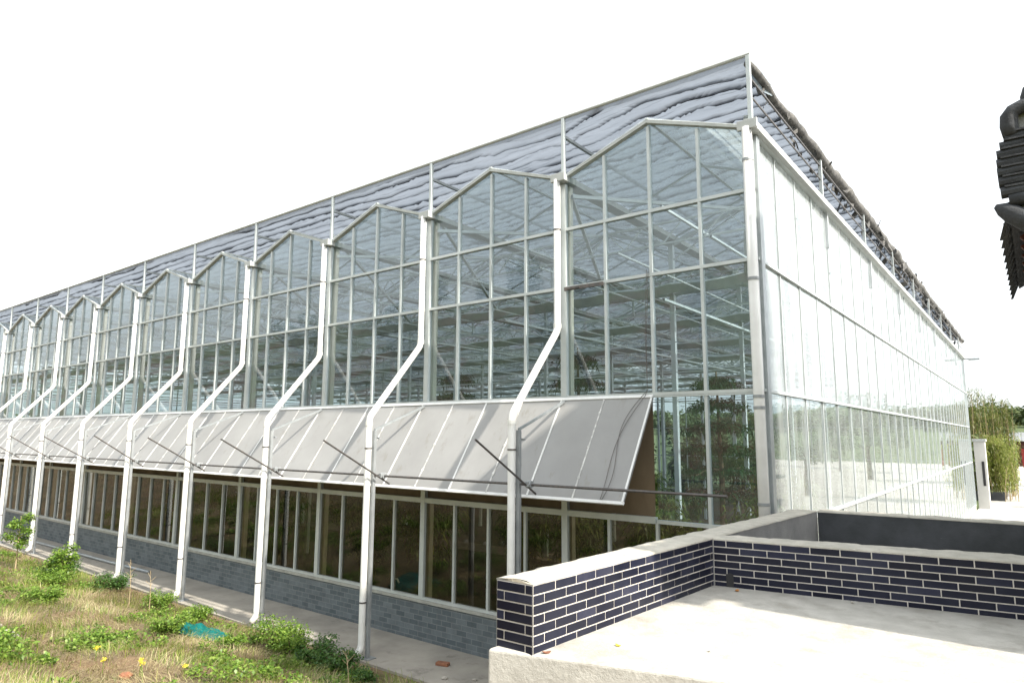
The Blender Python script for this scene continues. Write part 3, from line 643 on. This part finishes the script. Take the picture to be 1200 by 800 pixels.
# unseen upper roof, added and shaped to shade the platform and walkway
c=MB(); c.quad((3.55,-3.55,9.95),(8,-3.55,12.4),(8,.25,12.4),(3.55,.25,9.95)); c.quad((12.6,-3.55,9.9),(12.6,.25,9.9),(8,.25,12.4),(8,-3.55,12.4)); c.quad((3.55,-3.55,9.85),(3.55,.25,9.85),(12.6,.25,9.8),(12.6,-3.55,9.8)); c.quad((3.55,-3.55,9.85),(12.6,-3.55,9.8),(12.6,-3.55,9.9),(8,-3.55,12.4),(3.55,-3.55,9.95)); tb(c,'added_shade_roof',M['rooftile'])
# ---------------------------------------------------------------- far right: pillar, bamboo, red hall, planters
e=empty('gate_pillar',(.32,36.0,0),'slim white rendered pillar with a cap at the far end of the glass side wall','pillar')
b=MB(); b.box(-.28,-.28,0,.24,.28,3.62); bevel(b.build('shaft',M['white'],e),.01); b=MB(); b.box(-.34,-.34,3.62,.30,.34,3.76); bevel(b.build('cap',M['fascia'],e),.01); b=MB(); b.box(.02,-.30,1.25,.14,-.282,2.55); b.build('nameboard',M['black'],e)
def bamboo(x,y,h,w,label,mat,n,seed):
    e=empty('bamboo_clump',(x,y,0),label,'bamboo','bamboo clumps past the greenhouse'); st=MB(); C=[]
    for k in range(int(14*w)+6):
        bx,by=random.gauss(0,.28*w),random.gauss(0,.5); hh=h*random.uniform(.72,1); lx,ly=random.gauss(0,.22*w),random.gauss(0,.3)
        pts=[(bx+lx*(t**2),by+ly*(t**2),hh*t) for t in(0,.25,.5,.75,.9,1)]; st.tube(pts,.02,6,[.025,.024,.02,.014,.008,.003])
        m_=int(n/(14*w+6)); t=rng.uniform(.12,1,m_)**.8; C.append(np.stack([bx+lx*t**2+rng.normal(0,.16,m_),by+ly*t**2+rng.normal(0,.2,m_),hh*t+rng.normal(0,.08,m_)],1))
    st.build('culm',M['drystem'],e); v,f=leaves(np.concatenate(C),.22,.035,.35,up=-.3); npmesh('foliage',v,f,mat,e); return e
bamboo(-.25,44,7.3,1.1,'tall bamboo clump close against the far end of the glass wall',M['bamboo2'],5200,1)
bamboo(.75,46,6.9,1.1,'tall bamboo clump in the middle with darker top shoots',M['bamboo2'],5200,2)
bamboo(1.3,47,6.6,.5,'tall narrow bamboo clump rising on the right with a loose top',M['bamboo2'],3000,3)
bamboo(.75,43.2,4.3,1.6,'low pale yellow green bamboo bush arching over the planter',M['bamboo'],9000,4)
bamboo(-.2,42.8,3.9,1.0,'small pale bamboo bush just behind the white gate pillar',M['bamboo'],4500,5)
def planter(x0,y0,x1,y1,h,mat,label):
    e=empty('planter',(x0,y0,0),label,'planter'); b=MB(); w=x1-x0;l=y1-y0; b.box(0,0,0,w,.12,h); b.box(0,l-.12,0,w,l,h); b.box(0,.12,0,.12,l-.12,h); b.box(w-.12,.12,0,w,l-.12,h); bevel(b.build('planter_wall',mat,e),.01)
    b=MB(); b.box(.12,.12,0,w-.12,l-.12,h*.75); b.build('planter_soil',M['soil'],e)
planter(-.7,42,1.0,48,.55,M['dark'],'low dark planter kerb in front of the bamboo')
# kerb running into the distance
b=MB(); b.bar((-.1,51,.15),(.9,100,.15),.4,.3); o=b.build('kerb',M['cap']); tag(o,kind='structure')
def hall(x,y,w,d,h,label,doors=4,name='yard_building',wallm='white'):
    e=empty(name,(x,y,0),label,'building'); b=MB(); b.box(0,0,0,w,d,h); b.build('wall',M[wallm],e)
    b=MB(); b.quad((-.8,-.9,h-.1),(w+.8,-.9,h-.1),(w+.8,d/2,h+1.1),(-.8,d/2,h+1.1)); b.quad((-.8,d+.9,h-.1),(-.8,d/2,h+1.1),(w+.8,d/2,h+1.1),(w+.8,d+.9,h-.1)); b.quad((-.8,-.9,h-.2),(-.8,d+.9,h-.2),(w+.8,d+.9,h-.2),(w+.8,-.9,h-.2))
    k=-.7
    while k<w+.7: b.bar((k,-.9,h-.07),(k,d/2,h+1.13),.08,.06,caps=False); k+=.35
    b.build('roof',M['metalroof'],e)
    for k in range(doors):
        xx=.5+k*(w-.4)/doors; b=MB(); b.box(xx,-.06,.05,xx+(w-.4)/doors*.55,-.003,2.5); b.build('door',M['red' if wallm=='redwood' else 'metalroof'],e)
    return e
hall(.5,104,7,8,3.6,'low hall with grey ribbed roof and red doors beyond the paved yard',6,wallm='redwood')
# things standing right of the frame, seen only mirrored in the side glass
hall(14,24,12,9,3.2,'white yard building facing the glass side wall, mirrored in it',4)
hall(22,52,20,9,3.4,'long white shed farther down the yard, mirrored in the glass side wall',5)
def tree(x,y,h,r,label,mat='far',n=2600,name='tree',group=None,leafs=.32):
    z=gz(x,y)-.1; e=empty(name,(x,y,z),label,'tree',group); b=MB(); b.tube([(0,0,0),(.06*h*.2,0,h*.3),(0,.05,h*.62),(.05,0,h*.85)],.1,8,[h*.024,h*.018,h*.011,h*.004]); C=[]
    nc=11
    for k in range(nc):
        a=k*2.4; rr_=r*(.25+.55*random.random()); zc=h*(.42+.5*k/nc)*random.uniform(.92,1.05); rr_*=1.1-.6*k/nc
        cx,cy=rr_*math.cos(a),rr_*math.sin(a); b.tube([(0,0,zc*.72),(cx*.6,cy*.6,zc*.9),(cx,cy,zc)],.1,5,[h*.009,h*.006,h*.002]); C.append(clump(n//nc,r*random.uniform(.35,.55),(cx,cy,zc),.35,.75))
    b.build('trunk',M['stem'],e); v,f=leaves(np.concatenate(C),leafs,leafs*.55,.2); npmesh('crown',v,f,M[mat],e); return e
# tree belt on the far hills, seen beyond the yard
C=[]; 
for k in range(420):
    x=random.uniform(-330,110); y=random.uniform(190,300); h=random.uniform(5,8); C.append(clump(130,h*.42,(x,y,gz(x,y)+h*.45),.3,1.0))
v,f=leaves(np.concatenate(C),1.7,1.2,.2); o=npmesh('far_woodland',v,f,M['far']); tag(o,'hazy green wooded ridge on the horizon past the red hall','woodland',kind='stuff')
t0=tree(-34,-46,9,3.2,'broad green tree on the brown hillside, mirrored in the facade',group='trees on the hillside behind the camera')
for k,(x,y) in enumerate([(-52,-44),(-66,-58),(-80,-48),(-44,-66),(-95,-60),(-58,-72),(-26,-60),(-74,-80),(-40,-54),(-112,-66),(-14,-70),(2,-64),(-90,-86),(-62,-50),(-104,-46)]):
    copy_tree(t0,None,(x,y,gz(x,y)-.1),k*1.3,random.uniform(.7,1.25))
for k,(x,y) in enumerate([(10,60),(16,75),(12,90),(26,84),(34,70),(9,38)]):
    copy_tree(t0,None,(x,y,0),k*2.1,random.uniform(.55,.95),label='leafy tree in the yard beside the greenhouse, mirrored in the side glass',group='trees in the side yard')
# ---------------------------------------------------------------- plants inside the greenhouse
def bush(name,label,cat,h,r,n,L,Wd,mat,stems=7,group=None,loc=(0,0,0),droop=.35):
    e=empty(name,loc,label,cat,group); b=MB(); C=[]
    for k in range(stems):
        a=k*2.4+random.random(); rr_=r*random.uniform(.3,.9); hh=h*random.uniform(.6,1); x,y=rr_*math.cos(a),rr_*math.sin(a)
        b.tube([(x*.1,y*.1,0),(x*.45,y*.45,hh*.5),(x,y,hh*.95)],.02,5,[.018,.012,.004]); C.append(clump(n//stems//2,r*.42,(x,y,hh*.82),.2,.9)); t=rng.uniform(.35,1,n//stems//2)
        C.append(np.stack([x*t+rng.normal(0,r*.13,len(t)),y*t+rng.normal(0,r*.13,len(t)),hh*t],1))
    b.build('stem',M['stem'],e); v,f=leaves(np.concatenate(C),L,Wd,droop); npmesh('foliage',v,f,M[mat],e); return e
b1=bush('shrub','leafy citrus shrub inside the glass corner, seen through the rightmost corner pane','shrub',2.6,1.1,1700,.17,.075,'leaf',9,'plants growing inside the greenhouse',(-1.3,2.2,0))
b2=bush('shrub','taller thin leaved shrub inside the glass, seen through the pane beside the awning end','shrub',3.3,.9,1300,.30,.05,'leaf',8,'plants growing inside the greenhouse',(-3.2,3.2,0),.6)
pg='plants growing inside the greenhouse'
b3=copy_tree(b2,None,(-.9,3.1,0),.5,.9,'thin leaved shrub inside the glass, between the corner shrub and the corner post',pg)
b4=copy_tree(b1,None,(-2.6,1.5,0),2.5,.8,'leafy shrub pressed close to the glass under the drive shaft end',pg)
copy_tree(b1,None,(-.7,4.5,0),1.0,1.0,'shrub inside the glass close behind the corner, second from the corner post',pg)
for k in range(70):
    x=random.uniform(-44,-1); y=random.uniform(1.3,9 if k<58 else 24); s=random.uniform(.55,1.05)
    if x>-4 and y<2.4: y+=3
    copy_tree(random.choice((b1,b2)),None,(x,y,0),random.uniform(0,6),s,'green shrub in the planting beds inside the greenhouse',pg)
# hedge and trees just behind the greenhouse
hedge=None
for k in range(9):
    x=-3-k*5.2; 
    if hedge is None:
        hedge=empty('hedge_tree',(x,42,0),'dense green tree standing behind the greenhouse, seen through the glass','tree','trees behind the greenhouse'); bb=MB(); bb.tube([(0,0,0),(0,.1,2.5),(.1,0,4)],.1,7,[.12,.08,.03]); bb.build('trunk',M['stem'],hedge)
        v,f=leaves(np.concatenate([clump(700,random.uniform(1.2,1.9),(random.uniform(-2,2),random.uniform(-1,1),random.uniform(1,3.4)),.3,.9) for _ in range(9)]),.34,.2,.2); npmesh('crown',v,f,M['far'],hedge)
    else: copy_tree(hedge,None,(x,42+random.uniform(-2,3),0),k*1.7,random.uniform(.8,1.2))
for k in range(6): copy_tree(hedge,None,(-56+random.uniform(-2,1),3+k*6,0),k*2.3,random.uniform(1.0,1.3),'dense green tree standing past the left end of the greenhouse, seen through the glass','trees past the left end')
# drooping tiered conifer and small palms inside
def conifer(x,y,h,label):
    e=empty('conifer',(x,y,0),label,'tree','conifers inside the greenhouse'); b=MB(); b.tube([(0,0,0),(.05,0,h*.5),(0,0,h)],.1,8,[.09,.07,.02]); C=[]
    for k in range(6):
        z=h*(.45+.1*k); n=7; rr_=1.3*(1-.12*k)
        for j in range(n):
            a=j*2*math.pi/n+k; p=[(rr_*t*math.cos(a),rr_*t*math.sin(a),z+.25*t-.35*t*t) for t in(.0,.5,1)]; b.tube(p,.015,5,[.025,.015,.005])
            t=rng.uniform(.2,1,130); C.append(np.stack([rr_*t*math.cos(a)+rng.normal(0,.10,130),rr_*t*math.sin(a)+rng.normal(0,.10,130),z+.25*t-.35*t*t+rng.normal(-.04,.05,130)],1))
    b.build('trunk',M['stem'],e); v,f=leaves(np.concatenate(C),.17,.04,.5); npmesh('needles',v,f,M['needle'],e); return e
conifer(-3.4,7.2,5.4,'dark tiered conifer inside the glass, seen through the corner panes')
conifer(-7.0,6.4,6.2,'dark tiered conifer inside the glass, behind the bay next to the corner bay')
conifer(-12.5,7.5,6.0,'dark tiered conifer inside the glass, farthest of the three to the left')
b=MB(); b.box(-40,8,.0,-2,9.2,.03); b.box(-.0-3.0,1.2,.0,-2.2,30,.026) if False else None; b.build('inner_path',M['inpath'],gh)
# ---------------------------------------------------------------- weeds and grass outside
def blades(n,xr,yr,hmin,hmax,w,mat,name,label,dens=None,lean=.8,cat='grass'):
    x=rng.uniform(*xr,n*2); y=rng.uniform(*yr,n*2)
    if dens is not None:
        d=np.array([dens(a,b_) for a,b_ in zip(x,y)]); k=rng.uniform(0,1,len(x))<d; x,y=x[k][:n],y[k][:n]
    else: x,y=x[:n],y[:n]
    n=len(x); z=np.array([gz(a,b_) for a,b_ in zip(x,y)])-.01; base=np.stack([x,y,z],1)
    h=rng.uniform(hmin,hmax,n)
    # lean direction varies smoothly so tufts comb together
    la=np.array([noise.noise(Vector((a*.9,b_*.9,11)))*5 for a,b_ in zip(x,y)])+rng.normal(0,.6,n); ln=h*np.abs(rng.normal(lean,.35,n))
    d=np.stack([np.cos(la)*ln,np.sin(la)*ln,np.zeros(n)],1); s=np.stack([-np.sin(la+rng.normal(0,.7,n)),np.cos(la),np.zeros(n)],1)*(w*rng.uniform(.6,1.3,n))[:,None]
    up=np.zeros((n,3)); up[:,2]=h*np.clip(1-ln/h*.45,.25,1)
    m1=base+d*.35+up*.65; m2=base+d*.75+up*.95; tip=base+d*1.15+up*.85*np.array([1,1,1])
    v=np.stack([base-s,base+s,m1-s*.8,m1+s*.8,m2-s*.5,m2+s*.5,tip-s*.1,tip+s*.1],1).reshape(-1,3)
    i=np.arange(n)[:,None]*8; f=np.stack([i+[0,1,3,2],i+[2,3,5,4],i+[4,5,7,6]],1).reshape(-1,4)
    o=npmesh(name,v,f,M[mat]); return tag(o,label,cat,kind='stuff')
def nz(x,y,s,k): return noise.noise(Vector((x*s,y*s,k)))
edge=lambda x,y: 1 if y<-1.55+.12*nz(x,y,1.3,1) else 0
blades(42000,(-26,1.2),(-7.6,-1.4),.06,.26,.0035,'straw','dry_grass','matted straw coloured dead grass covering the weedy bank',lambda x,y: edge(x,y)*min(1,max(.12,.62+1.5*nz(x,y,.7,2)))*(1 if x>-16 else .6),1.1)
blades(46000,(-30,1.2),(-7.6,-1.4),.05,.24,.0045,'grass','green_grass','short green grass mixed through the dead grass on the bank',lambda x,y: edge(x,y)*min(1,max(.08,.5-1.9*nz(x,y,.7,2))),.6)
# ground hugging leafy weeds: patches as one mass
C=[]
for k in range(520):
    x=random.uniform(-24,-1); y=random.uniform(-6.8,-1.7)
    if nz(x,y,.55,6)<.0: continue
    C.append(clump(90,random.uniform(.12,.3),(x,y,gz(x,y)+.05),.1,.45))
v,f=leaves(np.concatenate(C),.07,.04,.2,up=.3); o=npmesh('weed_cover',v,f,M['weed']); tag(o,'low green weeds spread thinly over the bank','weeds',kind='stuff')
wb=[(-7.95,-1.95,.60,.55,'weed','bright green bushy weed at the slab edge beside the third drainpipe foot'),
(-7.35,-2.1,.52,.55,'weed','dense green weed in the middle of the row along the slab edge'),
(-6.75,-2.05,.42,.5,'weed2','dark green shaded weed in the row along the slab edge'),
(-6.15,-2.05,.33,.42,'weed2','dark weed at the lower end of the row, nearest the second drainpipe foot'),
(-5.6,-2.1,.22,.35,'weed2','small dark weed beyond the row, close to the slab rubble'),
(-12.2,-2.05,.42,.45,'weed','round green weed near the fourth drainpipe foot'),
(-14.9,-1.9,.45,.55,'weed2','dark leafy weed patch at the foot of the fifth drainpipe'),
(-10.9,-1.85,.30,.40,'weed','light green weed just uphill of the teal netting'),
(-9.2,-3.35,.36,.45,'weed','leafy green weed just below the teal netting'),
(-8.1,-2.75,.26,.28,'weed','small green weed at the right end of the teal netting'),
(-9.0,-4.6,.22,.5,'weed','wide green weed clump in the middle of the bank'),
(-12.8,-4.0,.32,.45,'weed','pale green weed clump on the left part of the bank'),
(-8.8,-5.9,.2,.4,'weed','green weed tuft near the lower left corner by the white stones'),
(-15.5,-3.0,.3,.6,'weed','leafy weed mass at the left edge of the bank'),
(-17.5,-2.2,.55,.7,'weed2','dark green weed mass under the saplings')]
for x,y,h,r,mt,lb in wb:
    e=bush('weed_bush',lb,'weed',h,r*.8,int(1500*max(1,r/.4)),.05,.030,mt,14,'weed bushes on the bank',(x,y,gz(x,y)-.03),.15)
def sapling(x,y,h,label):
    z=gz(x,y)-.05; e=empty('sapling',(x,y,z),label,'sapling','saplings by the walkway'); b=MB(); b.tube([(0,0,0),(.03,0,h*.5),(-.03,.02,h)],.02,6,[.018,.012,.005]); C=[]
    for k in range(7):
        a=k*2.4; zz=h*(.5+.075*k); x1,y1=.2*math.cos(a),.2*math.sin(a); b.tube([(0,0,zz-.15),(x1,y1,zz)],.01,5,[.008,.003]); C.append(clump(150,.19,(x1,y1,zz+.03),.1,.8))
    b.build('stem',M['drystem'],e); v,f=leaves(np.concatenate(C),.075,.05,.25); npmesh('foliage',v,f,M['weed'],e)
sapling(-18.4,-2.9,1.45,'taller leafy sapling at the far left before the pipes')
sapling(-16.2,-2.6,.85,'shorter leafy sapling second from the left in front of a white pipe')
# dry stalks
for (x,y,h,lb) in ((-12.6,-2.5,1.0,'tall bare dry weed stalk beside the round green weed'),(-12.1,-2.3,.85,'leaning dry weed stalk right of the tallest stalk'),(-5.2,-2.6,.55,'grey dry weed stalk standing in front of the dark weeds')):
    e=empty('dry_stalk',(x,y,gz(x,y)-.03),lb,'weed','dry stalks'); b=MB(); b.tube([(0,0,0),(-.04,.01,h*.5),(-.10,.0,h)],.01,5,[.009,.006,.003])
    for k in range(6): zz=h*(.5+.08*k); a=k*2.4; b.tube([(-.05,0,zz),(-.05+.10*math.cos(a),.10*math.sin(a),zz+.10)],.004,4)
    b.build('stem',M['drystem'],e)
# teal netting heap
V=[];F=[];n=44;mm=26
for i in range(n+1):
    for j in range(mm+1):
        u,w=i/n*2-1,j/mm*2-1; rad=1+.18*noise.noise(Vector((u*2,w*2,5)))
        x=-9.35+u*.78*rad*math.sqrt(max(.2,1-w*w*.5)); y=-2.62+w*.42*rad*math.sqrt(max(.2,1-u*u*.4)); ed=max(0,1-max(abs(u),abs(w))**3)
        V.append((x,y,gz(x,y)+.02+ed*(.06+.16*abs(noise.noise(Vector((x*3.2,y*3.2,2))))+.07*abs(noise.noise(Vector((x*8,y*8,4)))))))
for i in range(n):
    for j in range(mm): k=i*(mm+1)+j; F.append((k,k+mm+1,k+mm+2,k+1))
o=npmesh('netting_heap',V,F,M['tarp'],smooth=True); tag(o,'crumpled teal green netting lying on the dry grass','netting')
# flowers
for k,(x,y,lb) in enumerate([(-7.2,-5.1,'yellow flower head, leftmost by the bottom edge of the bank'),(-6.9,-4.75,'yellow flower head in the middle of the bottom edge of the bank'),(-6.65,-4.85,'yellow flower head beside the red brickbat'),(-6.3,-4.45,'yellow flower head, rightmost by the red brickbat'),(-7.7,-5.0,'lone yellow flower head left of the others, farther up')]):
    e=empty('yellow_flower',(x,y,gz(x,y)),lb,'flower','yellow flowers'); b=MB(); b.tube([(0,0,0),(.01,0,.16)],.004,5); b.build('stem',M['weed'],e); v,f=leaves(clump(46,.045,(.01,0,.18),.1,.5),.022,.017,.1); npmesh('petals',v,f,M['yellow'],e)
def rock(x,y,r,mat,label,name='stone',sq=.6):
    bm=bmesh.new(); bmesh.ops.create_icosphere(bm,subdivisions=3,radius=r)
    for v in bm.verts: q=1+.35*noise.noise(v.co*2.2/r+Vector((x*5,y*5,0))); v.co*=q; v.co.z*=sq
    me=bpy.data.meshes.new(name); bm.to_mesh(me); bm.free(); me.materials.append(M[mat]); o=bpy.data.objects.new(name,me); S.collection.objects.link(o); o.location=(x,y,gz(x,y)+r*.25 if y<-1.45 else .035+r*.3); return tag(o,label,'stone')
rock(-9.6,-5.55,.12,'stone','pale rounded stone at the lower left corner of the bank'); rock(-9.1,-5.6,.09,'stone','small pale stone right of the rounded one, low on the bank'); rock(-10.3,-5.5,.10,'stone','pale stone half buried at the left picture edge')
rock(-6.75,-5.0,.08,'redstone','small red brickbat among the yellow flowers','brickbat')
b=MB(); b.box(-.11,-.055,0,.11,.055,.05); o=bevel(b.build('loose_brick',M['redstone']),.008); o.location=(-5.15,-.72,.037); o.rotation_euler=(0,0,.3); tag(o,'brown loose brick lying on the walkway by the base wall','brick')
for k,(x,y,r,lb) in enumerate([(-4.7,-1.15,.05,'grey rubble lump on the walkway near the platform'),(-4.3,-.9,.04,'small rubble lump between the loose brick and the platform'),(-9.0,-1.28,.06,'pale rubble lump at the slab edge by the teal netting'),(-16.2,-1.2,.12,'flat broken slab piece near the fifth drainpipe foot'),(-17.0,-1.3,.14,'flat pale slab piece behind the dark weed patch')]): rock(x,y,r,'stone',lb,'rubble',.4)
b=MB(); b.tube([(-26,-.55,.08),(-19,-.5,.08),(-16.4,-.42,.08)],.045,8); tag(b.build('ground_pipe',M['steel'],None,True),'grey pipe lying along the foot of the base wall at the left','pipe')
b=MB(); b.tube([(-7.55,.35,.75),(-7.55,.35,.93),(-7.45,.35,.93),(-7.4,.35,.86)],.02,8); tag(b.build('water_tap',M['pipe'],None,True),'small white bent water pipe behind the lower windows','tap')
# downlight arm at the far end of the roof edge
b=MB(); b.bar((.0,YB,8.05),(.55,YB,8.05),.06,.06); b.box(.25,YB-.12,7.98,.75,YB+.12,8.06); tag(b.build('wall_lamp',M['steel']),'small lamp arm jutting from the far top corner of the glass side','lamp')
